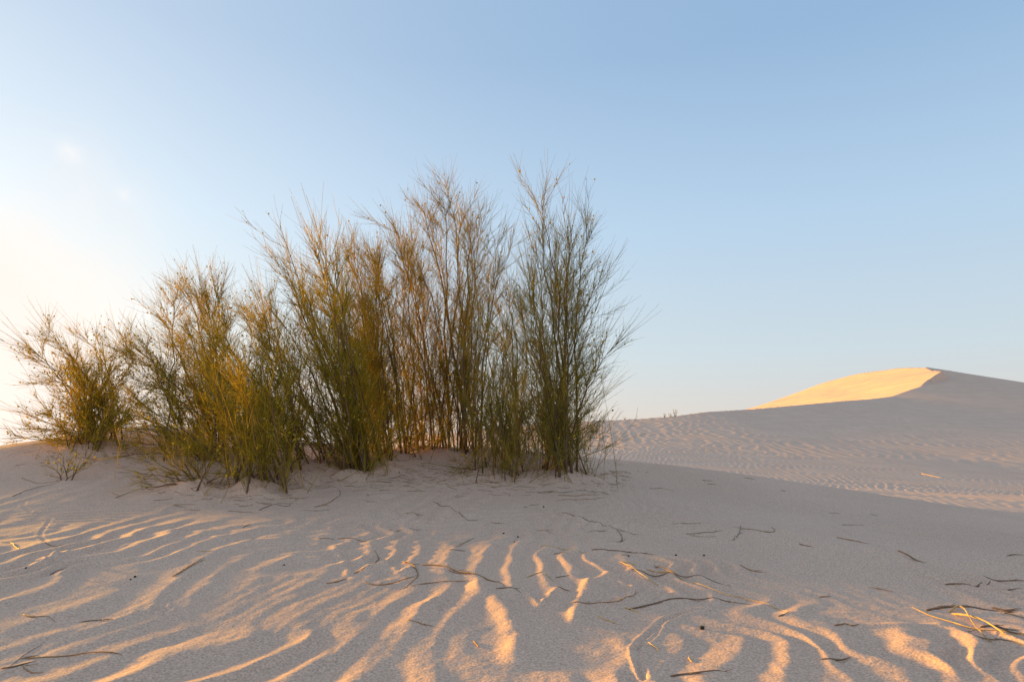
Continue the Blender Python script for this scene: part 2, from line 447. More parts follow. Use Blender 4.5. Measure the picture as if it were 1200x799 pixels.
M_twig = plant_material('shrub_twig_olive', (.41, .345, .045), (.80, .61, .09), .62)
M_twig_green = plant_material('shrub_twig_green', (.29, .255, .05), (.63, .49, .10), .56)
M_twig_brown = plant_material('shrub_twig_brown', (.35, .275, .04), (.70, .52, .08), .6)
M_pod = plant_material('seed_pod', (.55, .47, .03), (.85, .66, .06), .62, .5)
M_dry = {'b': plant_material('dry_twig_brown', (.33, .18, .085), (.42, .24, .12), 0),
         's': plant_material('dry_twig_straw', (.60, .37, .14), (.68, .44, .19), 0),
         'g': plant_material('dry_twig_grey', (.25, .18, .135), (.31, .23, .17), 0),
         'd': plant_material('dry_twig_dark', (.21, .12, .068), (.30, .175, .10), 0)}

# ------------------------------------------------------------------ tubes
def mesh_from(name, V, F3=None, F4=None, mat=None):
    me = bpy.data.meshes.new(name)
    loops, starts, n = [], [], 0
    for F, k in ((F4, 4), (F3, 3)):
        if F is not None and len(F):
            loops.append(F.ravel()); starts.append(n + np.arange(len(F)) * k); n += F.size
    loops = np.concatenate(loops); starts = np.concatenate(starts)
    me.vertices.add(len(V)); me.vertices.foreach_set('co', V.astype(np.float32).ravel())
    me.loops.add(len(loops)); me.loops.foreach_set('vertex_index', loops.astype(np.int32))
    me.polygons.add(len(starts)); me.polygons.foreach_set('loop_start', starts.astype(np.int32))
    me.update(calc_edges=True)
    me.polygons.foreach_set('use_smooth', np.ones(len(starts), bool))
    if mat: me.materials.append(mat)
    return me
def tubes(paths, radii, sides):
    """paths (N,S,3), radii (N,S) -> vertices, quads, end triangles"""
    N, S, _ = paths.shape
    T = np.gradient(paths, axis=1); T /= np.linalg.norm(T, axis=-1, keepdims=True) + 1e-12
    ref = np.where(np.abs(T[:, :1, 2:3]) > 0.9, np.array([[[1.0, 0, 0]]]), np.array([[[0, 0, 1.0]]]))
    U = np.cross(T, np.broadcast_to(ref, T.shape)); U /= np.linalg.norm(U, axis=-1, keepdims=True) + 1e-12
    W = np.cross(T, U)
    a = np.arange(sides) / sides * 2 * np.pi
    ring = U[:, :, None] * np.cos(a)[None, None, :, None] + W[:, :, None] * np.sin(a)[None, None, :, None]
    V = paths[:, :, None] + ring * radii[:, :, None, None]
    V = V.reshape(-1, 3)
    n, s, k = np.meshgrid(np.arange(N), np.arange(S - 1), np.arange(sides), indexing='ij')
    b = (n * S + s) * sides
    k2 = (k + 1) % sides
    Q = np.stack([b + k, b + k2, b + k2 + sides, b + k + sides], -1).reshape(-1, 4)[:, ::-1]
    caps = []
    for s0, flip in ((0, 1), (S - 1, 0)):
        base = (np.arange(N) * S + s0) * sides
        for q in range(1, sides - 1):
            t = np.stack([base, base + q, base + q + 1], -1)
            caps.append(t if flip else t[:, ::-1])
    return V, Q, np.concatenate(caps)
def tube_mesh(name, groups, mat):
    Vs, Qs, Cs, o = [], [], [], 0
    for paths, radii, sides in groups:
        if len(paths) == 0: continue
        V, Q, C = tubes(paths, radii, sides)
        if sides == 3: C = C[:0]
        Vs.append(V); Qs.append(Q + o); Cs.append(C + o); o += len(V)
    return mesh_from(name, np.concatenate(Vs), np.concatenate(Cs), np.concatenate(Qs), mat)
def unit(v):
    return v / (np.linalg.norm(v, axis=-1, keepdims=True) + 1e-12)
def link(name, me, parent=None, loc=None):
    o = bpy.data.objects.new(name, me); COL.objects.link(o)
    if parent is not None: o.parent = parent
    if loc is not None: o.location = loc
    return o
def thing(name, loc, label, cat, group=None):
    o = link(name, None, None, loc)
    o['label'] = label; o['category'] = cat
    if group: o['group'] = group
    return o

# ------------------------------------------------------------------ shrubs
def sprout(P, T, L, ang, up, rng, S=4, droop=0.0, wig=.05):
    """curved shoots from points P with mother direction T: returns (N,S,3)"""
    n = len(P)
    rnd = unit(rng.normal(size=(n, 3)))
    perp = unit(rnd - (rnd * T).sum(-1, keepdims=True) * T)
    d = unit(T * np.cos(ang)[:, None] + perp * np.sin(ang)[:, None])
    end = unit(d + np.array([0, 0, 1.0]) * up - np.array([0, 0, 1.0]) * droop + rng.normal(size=(n, 3)) * .10)
    out = np.empty((n, S, 3)); out[:, 0] = P
    st = L / (S - 1)
    for i in range(1, S):
        f = (i - 0.5) / (S - 1)
        out[:, i] = out[:, i - 1] + unit(d * (1 - f) + end * f + rng.normal(size=(n, 3)) * wig) * st[:, None]
    return out
def pick_on(paths, t):
    N, S, _ = paths.shape
    f = t * (S - 1); i = np.minimum(f.astype(int), S - 2); w = (f - i)[:, None]
    k = np.arange(N)
    a, b = paths[k, i], paths[k, i + 1]
    return a * (1 - w) + b * w, unit(b - a)

def shrub(base_px, tips, label, mat, seed, dens=1.0, pods=0.1, extra=2, spread=.10, bow=0.35, twig_len=1.0, thick=1.0,
          group='wispy shrubs on the sand mound', depth=.35, low=0.03, skirt=0, Yb=None, reach=(.84, .93), br_ang=(12, 52), name='desert_shrub'):
    rng = np.random.default_rng(seed)
    px, py = base_px[:2]
    if Yb is None:
        bx, by, bz = ground_at(px, py)
    else:
        bx, by = side_at(px, py) * Yb, Yb; bz = H1(bx, by)
    root = thing(name, (bx, by, bz), label, 'shrub', group)
    B = np.array([bx, by, bz])
    stems = []
    for tx, ty in tips:
        for e in range(extra + 1):
            jx, jy = (0, 0) if e == 0 else (rng.normal() * 24, abs(rng.normal()) * 50) if e == 1 else (float(np.clip(rng.normal() * 34, -50, 36)), 60 + rng.uniform(0, 150) * min(1, max(0.1, (py - ty) / 280)))
            dY = rng.normal() * depth
            q = np.array(at(tx + jx, ty + jy, by + dY)) - B
            q = q * rng.uniform(*reach)
            foot = rng.normal(size=3) * spread; foot[1] *= 1.2
            foot[0] += q[0] * 0.05
            foot[2] = H1(bx + foot[0], by + foot[1]) - bz - .03
            L = np.linalg.norm(q - foot)
            c1 = foot + np.array([(q[0] - foot[0]) * (0.33 - bow * .25), (q[1] - foot[1]) * .3, (q[2] - foot[2]) * .33 + bow * .15 * L])
            c2 = foot + (q - foot) * 0.68 + np.array([-(q[0] - foot[0]) * bow * .22, 0, bow * .10 * L])
            t = np.linspace(0, 1, 15)[:, None]
            p = (1 - t)**3 * foot + 3 * (1 - t)**2 * t * c1 + 3 * (1 - t) * t * t * c2 + t**3 * q
            wob = np.cumsum(rng.normal(size=(15, 3)) * .010 * min(L, 2), axis=0); wob -= wob[:1]
            p = p + wob * np.linspace(0, 1, 15)[:, None] ** .7
            stems.append((p, L, e))
    twig_groups, pod_pts = [], []
    allb, alltw, allw = [], [], []
    for p, L, e in stems:
        r0 = (0.0035 + 0.0026 * L) * thick * rng.uniform(.6, 1.2) * (1.3 if e == 0 else .75)
        dd = dens * (.9 if e < 2 else .85)
        rad = r0 * (1 - np.linspace(0, 1, 15)) ** .8 + .0013
        me = tube_mesh('stem', [(p[None], rad[None], 6)], M_stem)
        link('stem', me, root)
        nb = max(4, int(L * 16 * dd))
        t = low + (1 - low) * rng.uniform(0, 1, nb)
        P, T = pick_on(np.repeat(p[None], nb, 0), t)
        ln = rng.uniform(.16, .55, nb) * (1.15 - .45 * t) * min(1, .35 + L * .35) * twig_len
        b = sprout(P, T, ln, np.radians(rng.uniform(*br_ang, nb)), .35, rng, S=6)
        allb.append(b)
        bare = rng.random() < .10
        nt = int(nb * (3 if bare else 14) * dd)
        k = rng.integers(0, nb, nt)
        tt = rng.uniform(.08, 1, nt)
        P, T = pick_on(b[k], tt)
        tw = sprout(P, T, rng.uniform(.05, .26, nt) * min(1, .4 + L * .35) * twig_len, np.radians(rng.uniform(10, 42, nt)), .25, rng, S=3)
        alltw.append(tw)
        # a few wands that shoot past the top of the stem
        nw = int(9 * min(1, L))
        if nw:
            P, T = pick_on(np.repeat(p[None], nw, 0), rng.uniform(.80, 1, nw))
            allw.append(sprout(P, T, rng.uniform(.18, .55, nw) * twig_len, np.radians(rng.uniform(2, 20, nw)), .05, rng, S=6, wig=.02))
    if skirt:
        n = skirt
        ang = rng.uniform(0, 2 * np.pi, n)
        fx = rng.normal(size=n) * spread * 1.6; fy = rng.normal(size=n) * spread * 1.6
        P = np.stack([fx, fy, np.array([height(np.array([bx + a]), np.array([by + b_]))[0] for a, b_ in zip(fx, fy)]) - bz - .01], -1)
        T = unit(np.stack([np.cos(ang) * .5, np.sin(ang) * .5, np.ones(n)], -1))
        sk = sprout(P, T, rng.uniform(.25, .95, n), np.radians(rng.uniform(5, 35, n)), .1, rng, S=6)
        allb.append(sk)
        k = rng.integers(0, n, n * 7)
        P, T = pick_on(sk[k], rng.uniform(.15, 1, n * 7))
        alltw.append(sprout(P, T, rng.uniform(.06, .2, n * 7), np.radians(rng.uniform(10, 40, n * 7)), .2, rng, S=3))
    b = np.concatenate(allb); tw = np.concatenate(alltw)
    # nothing may grow under the sand
    def above(q):
        e = q[:, -1]; return e[:, 2] > -0.06 - 0.0 * e[:, 2]
    b = b[above(b)]; tw = tw[above(tw)]
    br = np.linspace(1, .28, 6)[None] * rng.uniform(.0016, .0030, len(b))[:, None] * thick
    tr = np.linspace(1, .40, 3)[None] * rng.uniform(.0009, .0016, len(tw))[:, None] * thick
    w = np.concatenate(allw) if allw else np.zeros((0, 6, 3))
    wr = np.linspace(1, .35, 6)[None] * rng.uniform(.0013, .0019, len(w))[:, None] * thick
    me = tube_mesh('twigs', [(b, br, 3), (tw, tr, 3), (w, wr, 3)], mat)
    o = link('twigs', me, root); o['kind'] = 'stuff'
    npod = int(len(tw) * pods)
    if npod:
        k = rng.integers(0, len(tw), npod)
        c = pick_on(tw[k], rng.uniform(.2, 1, npod))[0] + rng.normal(size=(npod, 3)) * .004
        base = np.array([[1,0,0],[-1,0,0],[0,1,0],[0,-1,0],[0,0,1.25],[0,0,-1.25]], float)
        fc = np.array([[0,2,4],[2,1,4],[1,3,4],[3,0,4],[2,0,5],[1,2,5],[3,1,5],[0,3,5]])
        sz = rng.uniform(.005, .0105, npod)
        rot = rng.normal(size=(npod, 3, 3)); rot = np.linalg.qr(rot)[0]
        V = c[:, None] + np.einsum('kj,nji->nki', base, rot) * sz[:, None, None]
        F = (fc[None] + (np.arange(npod) * 6)[:, None, None]).reshape(-1, 3)
        o = link('seed_pods', mesh_from('seed_pods', V.reshape(-1, 3), F, None, M_pod), root); o['kind'] = 'stuff'
    return root

shrub((655,557), [(648,208),(668,200),(634,236),(690,268),(705,300),(724,314),(615,292),(700,345),(600,352),(692,425),(622,330),(672,250)],
      'tall grey-green shrub with long loose wands, rightmost of the thicket', M_twig_green, 101, dens=.98, pods=.06, spread=.09, reach=(.85, .94), skirt=90)
shrub((588,557), [(570,372),(590,392),(556,420),(608,402),(602,445),(545,470),(575,430)],
      'short dense dark green shrub in front, between the two tallest shrubs', M_twig_green, 102, dens=1.1, pods=.06, spread=.10, skirt=90)
shrub((548,530), [(535,190),(551,222),(520,225),(503,245),(566,240),(490,285),(577,305),(588,275),(540,260)],
      'tallest shrub with a bare reddish trunk and the highest wispy tip', M_twig_brown, 103, dens=1.05, pods=.06, low=.10, spread=.12, reach=(.90, 1.0), skirt=60)
shrub((618,536), [(592,335),(602,315),(577,352),(630,382),(612,360)],
      'slim brownish shrub half hidden behind the rightmost tall shrub', M_twig_brown, 104, dens=1.05, pods=.05, spread=.12, skirt=50)
shrub((500,528), [(470,255),(462,240),(482,238),(452,292),(486,300),(506,330),(440,380),(515,400),(470,420),(530,440)],
      'upright brown-stemmed shrub just left of the tallest one', M_twig_brown, 105, dens=1.1, pods=.06, low=.10, spread=.10, skirt=45)
shrub((458,539), [(400,252),(416,270),(432,282),(394,292),(442,300),(456,292),(378,325),(420,330),(470,390),(500,430),(440,440),(400,400)],
      'golden brown shrub with a pointed left-leaning top, middle of the thicket', M_twig_brown, 106, dens=1.2, pods=.08, low=.10, spread=.09, skirt=45)
shrub((425,556), [(330,250),(346,262),(310,292),(360,290),(376,312),(298,335),(392,332),(342,350)],
      'shrub with thick purplish stems leaning far left over the thicket', M_twig, 107, dens=1.15, pods=.08, spread=.07, thick=1.15, skirt=60)
shrub((362,550), [(262,335),(290,332),(312,345),(232,352),(340,372),(252,392),(300,385),(215,400)],
      'broad bushy olive shrub filling the thicket behind the yellow-stemmed one', M_twig, 108, dens=1.25, pods=.10, low=.10, spread=.14, skirt=50)
shrub((303,573), [(282,402),(256,382),(312,392),(236,422),(330,422),(270,442),(290,430)],
      'yellowish olive shrub standing nearest in front, drooping to the sand', M_twig, 109, dens=1.4, pods=.12, low=.10, spread=.09, skirt=60)
shrub((250,534), [(222,312),(210,322),(240,318),(180,372),(160,392),(140,396),(195,352),(256,332),(150,432),(176,442),(228,360),(152,470),(162,498),(185,410)],
      'wide golden shrub with fanning stems on the crest, backlit by the low sun', M_twig, 110, dens=1.35, pods=.12, spread=.16, skirt=75)
shrub((118,524), [(14,374),(46,378),(86,374),(121,402),(150,422),(62,402),(32,432),(26,470),(22,500),(101,388),(136,392),(6,508),(160,470),(75,440),(110,440),(50,470),(95,420),(125,430),(80,405),(40,450),(140,450),(165,445),(160,425),(172,480)],
      'rounded glowing yellow shrub alone on the far left crest', M_twig, 111, dens=1.2, pods=.22, spread=.10, bow=.55, skirt=45, depth=.3, reach=(.62, .95), extra=1)
shrub((233,573), [(150,574),(160,556),(178,542),(200,527),(216,531),(250,532),(280,556),(292,581),(225,545)],
      'low green tuft with sprawling shoots and yellow pods on the sand', M_twig_green, 112, dens=.75, pods=.14, spread=.05, bow=.5, skirt=20, depth=.2, low=.25)
shrub((80,562), [(64,548),(72,543),(92,548),(88,552)],
      'tiny sprout with a few thin shoots below the far left shrub', M_twig_green, 113, dens=.5, pods=.25, spread=.02, extra=0, depth=.08, low=.3)
# far shrubs on the ridge
FARG = 'far shrubs on the dune ridge'
for px, tips, lab, Y, sd in [(791, [(789,479),(792,478.5),(795,480),(791,482)], 'far little shrub with a thin stem, tallest on the ridge line', 43.5, 201),
                             (785, [(783,484),(786,483.5),(788,485)], 'far tiny shrub in the middle of three on the ridge', 43.3, 202),
                             (778.5, [(777,484),(779,483.5),(781,485)], 'far tiny round shrub, leftmost of three on the ridge', 43.1, 203),
                             (732, [(730,488.5),(733,488),(734,489)], 'barely visible far shrub on the ridge near the thicket', 42.2, 204)]:
    shrub((px, 490), tips, lab, M_twig, sd, dens=2.6, pods=0, extra=2, spread=.02, group=FARG, depth=.08, Yb=Y, thick=2.6, twig_len=.2)

# ------------------------------------------------------------------ dry twigs lying on the sand
def catmull(P, n):
    P = np.asarray(P, float)
    Q = np.vstack([2 * P[0] - P[1], P, 2 * P[-1] - P[-2]])
    seg = np.linalg.norm(np.diff(P, axis=0), axis=1); cum = np.concatenate([[0], np.cumsum(seg)])
    u = np.linspace(0, cum[-1], n); out = []
    for v in u:
        i = min(int(np.searchsorted(cum, v, 'right')) - 1, len(seg) - 1)
        t = (v - cum[i]) / max(seg[i], 1e-9)
        p0, p1, p2, p3 = Q[i:i + 4]
        out.append(.5 * (2 * p1 + (p2 - p0) * t + (2 * p0 - 5 * p1 + 4 * p2 - p3) * t * t + (3 * p1 - p0 - 3 * p2 + p3) * t**3))
    return np.array(out)
TW = 'dry twigs scattered on the sand'
trng = np.random.default_rng(77)
def lay_twig(px_pts, r_mm, kind, label, lift=0.0):
    g = np.array([_solve_ground(x, y, smooth_height) for x, y in px_pts])
    L = np.linalg.norm(np.diff(g, axis=0), axis=1).sum()
    n = int(min(60, max(9, L / .012)))
    xy = catmull(g, n)
    kink = trng.normal(size=(n, 2)) * .0020 * (trng.random((n, 1)) < .16)
    wob = np.cumsum(trng.normal(size=(n, 2)) * .0005 + kink, axis=0); xy = xy + wob - wob.mean(0)
    gz = height(xy[:, 0], xy[:, 1])
    r0 = r_mm * (1.35 if px_pts[0][0] > 1050 else 1.02) / 1000
    z = gz + r0 * .9
    for _ in range(4):
        z[1:-1] = (z[:-2] + 2 * z[1:-1] + z[2:]) / 4
    z = np.maximum(z, gz + r0 * .35)
    bury = trng.random()
    if bury < .35 and L > .08: z -= np.linspace(1, 0, n) ** 4 * r0 * 1.4          # one end sunk into the sand
    if bury > .45 and L > .08: z -= np.linspace(0, 1, n) ** 4 * r0 * 1.4
    z += lift * np.sin(np.linspace(0, math.pi, n)) * .012
    t = np.linspace(0, 1, n)
    rad = r0 * (1 - .5 * t) * (1 + .16 * trng.normal(size=n).clip(-1.2, 1.8))
    k = trng.integers(2, n - 2, max(1, n // 10)); rad[k] *= 1.35          # knots
    rad[0] *= .6; rad[-1] *= .5
    P = np.column_stack([xy, z]); o0 = P[0].copy()
    parts = [((P - o0)[None], rad[None], 6)]
    if kind in 'bd' and L > .10:                                            # snapped side shoots
        for _ in range(int(trng.integers(1, 2 + int(L / .12)))):
            i = int(trng.integers(1, n - 2)); d = P[i + 1] - P[i]; d /= np.linalg.norm(d)
            a = trng.choice([-1, 1]) * trng.uniform(.4, 1.0)
            v = np.array([d[0] * math.cos(a) - d[1] * math.sin(a), d[0] * math.sin(a) + d[1] * math.cos(a), .12])
            q = P[i] - o0 + v * np.linspace(0, trng.uniform(.012, .05), 4)[:, None] + trng.normal(size=(4, 3)) * .0008
            parts.append((q[None], (rad[i] * np.linspace(.7, .3, 4))[None], 5))
    me = tube_mesh('dry_twig', parts, M_dry[kind])
    o = link('dry_twig', me, None, o0)
    o['label'] = label; o['category'] = 'twig'; o['group'] = TW
    return o
TWIGS = [
 ([(25,559),(36,563),(47,567),(71,564)],2.2,'b','bent brown twig on the sand slope below the far left shrub'),
 ([(15,583),(30,576),(48,571),(71,565)],2.0,'g','grey twig half sunk in sand under the bent brown one at far left'),
 ([(0,634),(11,634),(17,638),(23,645)],2.6,'s','straw coloured crook at the left frame edge'),
 ([(52,637),(60,638),(68,637)],2.0,'b','tiny twig piece at the foot of the zigzag track, far left'),
 ([(70,636),(84,635),(96,633)],2.0,'b','short straight brown twig beside the zigzag track, far left'),
 ([(202,675),(218,667),(240,655)],2.6,'b','thicker slanting brown twig of a pair on the left ripples'),
 ([(213,669),(226,661),(240,653)],1.9,'g','thin slanting twig lying along the thicker one on the left ripples'),
 ([(230,645),(240,646),(250,647)],1.5,'s','thin pale straw bit above the slanting twig pair'),
 ([(285,620),(293,617)],2.4,'d','very short dark stub below the low green tuft'),
 ([(275,634),(288,633),(301,631)],1.6,'g','thin grey twig under the short dark stub, left of centre'),
 ([(58,673),(66,667),(80,664)],2.2,'g','curved grey twig beside churned sand on the far left'),
 ([(27,720),(40,723),(55,722),(66,727)],2.0,'b','wavy reddish twig above the long straw twig, lower left'),
 ([(93,726),(115,725),(133,725)],2.0,'d','straight dark twig with a knob end, lower left'),
 ([(20,766),(70,765),(110,761),(144,765)],2.3,'b','long gently arched brown twig, lower left corner'),
 ([(0,779),(20,776),(46,769)],2.0,'d','dark straight twig running off the frame, lower left corner'),
 ([(24,774),(30,779),(40,782),(53,781)],1.9,'b','small hooked twig crossing under the long arched one'),
 ([(12,775),(30,762),(49,751)],1.1,'g','thin grey shoot slanting above the long arched twig'),
 ([(390,567),(410,564),(440,560),(455,560)],2.4,'b','brown forked twig lying at the foot of the leaning purple stems'),
 ([(368,593),(385,588),(398,581),(397,573),(390,570)],2.4,'b','hook shaped twig below the leaning purple stems'),
 ([(355,597),(372,598),(388,596)],1.8,'g','short straight twig just under the hook shaped one'),
 ([(304,597),(320,590),(338,592),(339,587)],2.6,'g','grey curled twig on the sand below the nearest olive shrub'),
 ([(475,602),(498,603)],2.2,'b','short level twig alone on shaded sand below the thicket middle'),
 ([(508,589),(525,594),(536,598)],2.2,'b','upper slanting twig of a broken line, below the thicket'),
 ([(536,598),(541,603),(549,607),(565,606),(570,607)],2.2,'g','middle crooked twig of a broken line, below the thicket'),
 ([(571,609),(583,611),(593,612)],1.9,'b','lower end twig of a broken line, below the thicket'),
 ([(455,621),(463,619),(472,619)],2.2,'d','small dark arched twig, left one of two above the centre ripples'),
 ([(480,618),(493,616)],2.0,'d','small dark straight twig, right one of two above the centre ripples'),
 ([(372,632),(394,630)],2.2,'b','short thick twig end at the left of a long level twig'),
 ([(396,629),(420,631),(443,632)],2.2,'b','long level twig on the ripples left of centre'),
 ([(534,641),(545,633),(556,628)],2.2,'b','curved upright-slanting twig in the shaded centre'),
 ([(526,645),(546,645)],2.0,'g','short level twig right below the curved slanting one'),
 ([(438,644),(443,650),(441,656),(437,660)],2.2,'b','small orange crescent twig on lit ripples'),
 ([(415,671),(425,667),(431,664)],2.0,'b','small twig between the crescent twig and the lower dark one'),
 ([(382,682),(395,680),(407,675)],2.2,'b','small dark twig to the left of the orange hook'),
 ([(495,662),(520,667),(545,673),(570,679),(586,684),(593,691)],3.0,'b','long thick brown twig arching down across the lit centre'),
 ([(520,669),(542,674),(560,677)],1.8,'d','thin dark twig tucked beneath the long thick arching one'),
 ([(471,658),(485,664),(490,672),(487,679),(475,687),(463,691)],2.6,'b','large hook shaped orange twig, centre left foreground'),
 ([(425,681),(437,684),(450,684),(470,680),(487,676)],2.6,'b','knobbly brown twig running into the orange hook'),
 ([(481,687),(500,684),(530,683),(549,682)],2.2,'b','straight brown twig right of the orange hook'),
 ([(581,692),(600,693),(612,697)],2.0,'d','short dark bent twig below the end of the long arching twig'),
 ([(477,729),(495,732),(510,735)],1.7,'b','small straight twig alone on the lower centre ripples'),
 ([(555,752),(558,755),(561,759)],2.2,'b','tiny twig crumb in a trough at lower centre'),
 ([(540,568),(560,567),(585,566),(603,565)],2.2,'b','long level twig in front of the short dark green shrub'),
 ([(598,571),(612,570),(628,572)],2.0,'d','dark level twig in front of the rightmost tall shrub'),
 ([(642,576),(657,577),(673,576)],2.0,'d','thin dark twig, top of three below the rightmost tall shrub'),
 ([(654,580),(680,582),(702,581)],2.6,'b','thick brown twig, middle of three below the rightmost tall shrub'),
 ([(649,586),(665,585),(690,587),(712,585)],2.2,'b','wavy twig, lowest of three below the rightmost tall shrub'),
 ([(658,601),(690,609),(718,617),(740,623),(765,626)],2.0,'g','long thin dark twig slanting down the shaded right flank'),
 ([(687,621),(711,620)],2.0,'b','short level twig under the long slanting one on the flank'),
 ([(716,632),(727,632),(728,625),(722,617)],2.0,'d','angular dark twig bent like a corner on the right flank'),
 ([(633,639),(660,642),(690,647)],2.0,'s','pale straight straw left of the long dark level twig'),
 ([(649,647),(667,650)],2.0,'b','little twig under the pale straight straw'),
 ([(692,643),(720,644),(750,646),(772,648)],2.6,'d','straight dark level twig, right of centre'),
 ([(727,652),(737,652),(736,655)],1.8,'d','tiny bent dark bit below the straight dark level twig'),
 ([(724,562),(722,565),(727,568),(732,569)],1.8,'g','small grey hook on the shoulder right of the shrubs'),
 ([(761,574),(775,573),(792,576)],2.2,'b','gently arched twig on the shoulder right of the shrubs'),
 ([(715,553),(735,552),(742,553)],2.2,'b','flat brown twig right beside the rightmost tall shrub base'),
 ([(787,615),(805,615),(822,616)],2.2,'d','level dark twig at the left of the tangle on the right flank'),
 ([(805,624),(830,623),(847,621)],2.2,'d','lower dark twig of the tangle on the right flank'),
 ([(804,625),(820,627),(840,627)],1.5,'b','thin brown twig under the tangle on the right flank'),
 ([(850,632),(860,631),(866,624),(869,617)],2.2,'d','hooked twig hanging down from the tangle on the right flank'),
 ([(858,618),(880,622),(900,625),(908,623),(904,619)],2.3,'b','twig with a looped end at the right of the tangle on the flank'),
 ([(867,663),(885,668),(901,671)],2.0,'b','lone slanting twig below the tangle on the right'),
 ([(727,661),(740,672),(755,681),(773,689)],2.4,'s','bright orange straw crossing steeply right of centre',.8),
 ([(728,662),(767,669),(800,680),(840,695),(880,704),(905,712),(926,721)],2.1,'s','very long pale straw running down to the right, foreground',.3),
 ([(766,659),(772,666),(785,674),(803,681)],2.3,'d','dark forked twig crossing the long pale straw',.8),
 ([(740,673),(780,674),(820,677),(845,684),(855,690)],2.2,'d','long dark arched twig over the long pale straw'),
 ([(740,716),(760,711),(780,706),(820,702),(858,705),(882,709)],2.6,'d','long dark bowed twig above the curved animal track'),
 ([(670,712),(690,712),(722,710),(735,704),(744,700),(745,693)],1.9,'b','thin twig curling up at its right end, beside the lit trampled sand'),
 ([(732,714),(742,717),(752,722)],2.6,'s','short orange straw touching the long dark bowed twig'),
 ([(698,723),(710,729),(722,734)],2.2,'s','short orange straw on the lit ripple left of the track'),
 ([(760,755),(768,761),(774,768)],2.2,'s','orange straw at the bottom end of the curved track'),
 ([(807,772),(809,776),(811,779)],2.6,'s','tiny orange flake of straw below the dark burr'),
 ([(786,793),(815,793),(840,791),(862,793)],2.1,'d','dark level twig at the bottom edge, right of the track'),
 ([(618,677),(634,675),(645,680),(650,686)],1.9,'s','pale arched straw on the lit sand left of the trampled patch'),
 ([(652,677),(667,678)],1.8,'d','short dark level bit just above the trampled patch'),
 ([(653,692),(668,694)],2.0,'d','short dark bit on the crest inside the trampled patch'),
 ([(936,639),(952,642)],2.8,'d','short thick black twig on smooth sand, right'),
 ([(980,632),(1000,636),(1022,640)],2.5,'b','straight brown twig upper right of the short black one'),
 ([(1052,648),(1070,655),(1086,660)],2.5,'b','straight twig with a dark tip pointing down the slope, right'),
 ([(987,616),(1014,617)],1.8,'g','faint grey twig on the smooth right flank'),
 ([(970,602),(985,604)],1.8,'g','faint short twig higher on the smooth right flank'),
 ([(1020,603),(1026,604),(1031,606)],1.8,'g','faint small crooked bit on the smooth right flank'),
 ([(1080,555),(1100,559),(1112,560)],6.0,'s','pale stick lying far out on the rippled plain'),
 ([(1180,653),(1190,652),(1200,652)],2.3,'d','dark twig entering from the right frame edge, higher one'),
 ([(914,576),(922,577)],2.0,'d','tiny dark bit near the top edge of the shaded slope'),
 ([(1017,687),(1035,690),(1048,693)],2.2,'b','gently curved twig alone on smooth sand, right foreground'),
 ([(960,700),(974,699)],1.8,'b','short level bit left of the gently curved twig, right foreground'),
 ([(1108,683),(1135,686),(1150,684),(1162,680)],2.2,'d','thin bent twig, left end of the upper heap at the right edge'),
 ([(1152,675),(1175,679),(1202,682)],2.3,'d','top dark twig of the upper heap at the right edge'),
 ([(1162,686),(1180,689),(1202,690)],2.3,'d','bottom dark twig of the upper heap at the right edge'),
 ([(1085,715),(1105,711),(1130,710),(1165,714),(1204,718)],2.8,'d','thick dark branch on top of the lower heap at the right edge'),
 ([(1095,709),(1115,709),(1140,712)],1.7,'b','thin brown twig resting on the thick dark branch, lower heap'),
 ([(1165,714),(1185,720),(1204,724)],2.6,'b','brown twig bundled under the thick dark branch, lower heap'),
 ([(1162,711),(1182,715),(1204,716)],2.2,'d','dark twig bundled above the brown one, lower heap'),
 ([(1067,709),(1090,722),(1120,731),(1150,739),(1204,746)],2.0,'s','long straw slanting into the lower heap from the left'),
 ([(1111,717),(1122,713),(1130,717),(1140,735),(1155,747),(1165,752)],2.2,'s','bright orange looped straw arching over the lower heap',1.5),
 ([(1115,718),(1140,729),(1160,739),(1178,749)],2.8,'s','bright orange straight straw crossing the looped one',1.2),
 ([(1150,737),(1170,735),(1185,741),(1204,745)],2.5,'d','knotty dark twig behind the orange straws, lower heap'),
 ([(1122,743),(1140,745),(1170,750)],1.7,'d','thin dark twig under the orange straws, lower heap'),
 ([(1170,742),(1190,747),(1204,751)],2.6,'b','thick brown twig at the right edge under the orange straws'),
 ([(1165,748),(1185,754),(1204,762)],1.5,'g','thin grey shoot leaving the lower heap down to the right'),
 ([(978,736),(990,733),(1000,735),(1008,733)],2.1,'b','wavy brown twig lying on a lit ripple, right foreground'),
 ([(959,776),(980,776),(997,773)],2.9,'d','short thick dark twig across a lit ripple at lower right'),
 ([(912,724),(925,723)],2.0,'g','small grey bit just past the end of the long pale straw'),
 ([(829,567),(840,568)],2.0,'g','tiny grey bit at the rim above the arched shoulder twig'),
 ([(823,563),(835,564)],2.2,'d','small dark bit on the rim of the shaded shoulder'),
 ([(872,560),(886,562)],2.0,'d','small dark bit further right on the rim of the shoulder'),
 ([(628,619),(640,622),(646,625)],1.6,'b','small slanting bit right of the black pellets, centre'),
]
for row in TWIGS:
    lay_twig(*row)
M_pellet = plant_material('dark_pellet', (.03, .022, .016), (.05, .035, .025), 0)
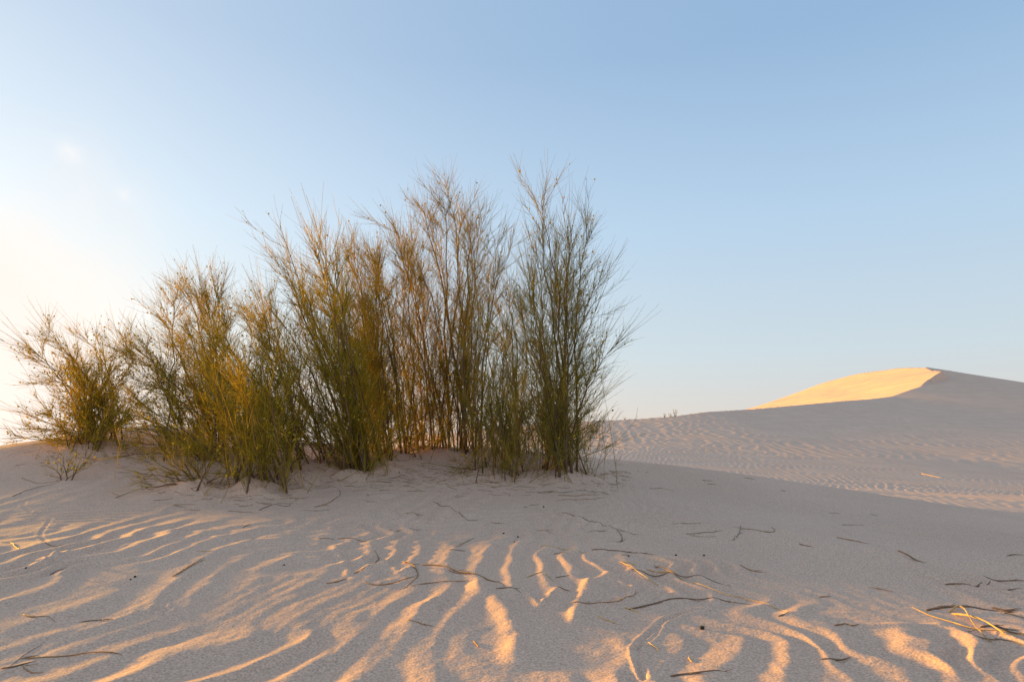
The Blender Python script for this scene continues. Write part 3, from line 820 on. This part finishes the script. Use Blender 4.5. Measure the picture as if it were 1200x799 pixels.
# small dark pellets and a burr
def pellet(px, py, r_mm, label, burr=False):
    x, y, z = ground_at(px, py)
    r = r_mm / 1000
    import bmesh
    bm = bmesh.new()
    bmesh.ops.create_icosphere(bm, subdivisions=2, radius=r)
    q = np.random.default_rng(int(px * 7 + py))
    for v in bm.verts:
        v.co *= 1 + q.normal() * .10
        v.co.x *= 1.25; v.co.z *= .85
    me = bpy.data.meshes.new('seed_pellet'); bm.to_mesh(me); bm.free()
    me.polygons.foreach_set('use_smooth', np.ones(len(me.polygons), bool))
    me.materials.append(M_pellet)
    o = link('seed_burr' if burr else 'seed_pellet', me, None, (x, y, z + r * .6))
    o.rotation_euler = (0, 0, q.uniform(0, 6))
    o['label'] = label; o['category'] = 'burr' if burr else 'pellet'; o['group'] = 'dark pellets on the sand'
    if burr:
        n = 14
        d = unit(q.normal(size=(n, 3)) + np.array([0, 0, .5]))
        t = np.linspace(.7, 2.0, 3)[None, :, None]
        P = d[:, None] * t * r + q.normal(size=(n, 3, 3)) * r * .12
        link('spines', tube_mesh('spines', [(P, np.full((n, 3), r * .12) * np.array([[1, .8, .3]]), 4)], M_pellet), o)
for a in [(158,676,4.5,'black pellet beside the slanting twig pair on the left ripples'),
          (153,679,3.2,'smaller black pellet touching the one on the left ripples'),
          (30,668,3.5,'dark pellet alone on the far left ripples'),
          (468,557,5.0,'dark pellet on shaded sand below the thicket middle'),
          (607,626,4.5,'black pellet left of the small slanting bit, centre'),
          (590,625,4.5,'black pellet with stem end, centre, left of another pellet'),
          (603,635,3.8,'black pellet lying lowest of the centre three'),
          (637,593,5.5,'larger dark pellet on shaded sand below the rightmost shrub'),
          (737,655,4.0,'dark pellet at the tip of the tiny bent dark bit'),
          (792,648,4.2,'left one of two round dark pellets on the smooth right slope'),
          (825,650,4.2,'right one of two round dark pellets on the smooth right slope'),
          (333,660,3.4,'dark pellet among lit ripples left of the crescent twig')]:
    pellet(*a)
pellet(823, 740, 6.5, 'spiny dark burr between lit ripples, right of the track', True)
# crumbs of twig and leaf under the thicket
def litter():
    q = np.random.default_rng(5)
    paths, rads = [], []
    for _ in range(800):
        px = q.choice([q.normal(110, 45), q.normal(250, 55), q.normal(360, 60), q.normal(470, 60), q.normal(590, 60), q.normal(660, 50)])
        py = q.normal(556 + (14 if 180 < px < 350 else 0) - (26 if px < 170 else 0), 11)
        if px < -20 or px > 780 or py < 528: continue
        x, y = _solve_ground(px, py, smooth_height)
        a = q.normal(0, .8); L = q.uniform(.02, .12)
        t = np.linspace(-.5, .5, 5) * L
        bend = q.normal() * .25
        xs = x + t * math.cos(a) - bend * t * t / L * math.sin(a); ys = y + t * math.sin(a) + bend * t * t / L * math.cos(a)
        paths.append(np.column_stack([xs, ys, height(xs, ys) + .0015])); rads.append(np.linspace(1, .5, 5) * q.uniform(.001, .0024))
    o = link('twig_litter', tube_mesh('twig_litter', [(np.array(paths), np.array(rads), 4)], M_dry['b']))
    o['kind'] = 'stuff'; o['label'] = 'fine brown twig litter on the sand under the shrubs'; o['category'] = 'litter'
litter()
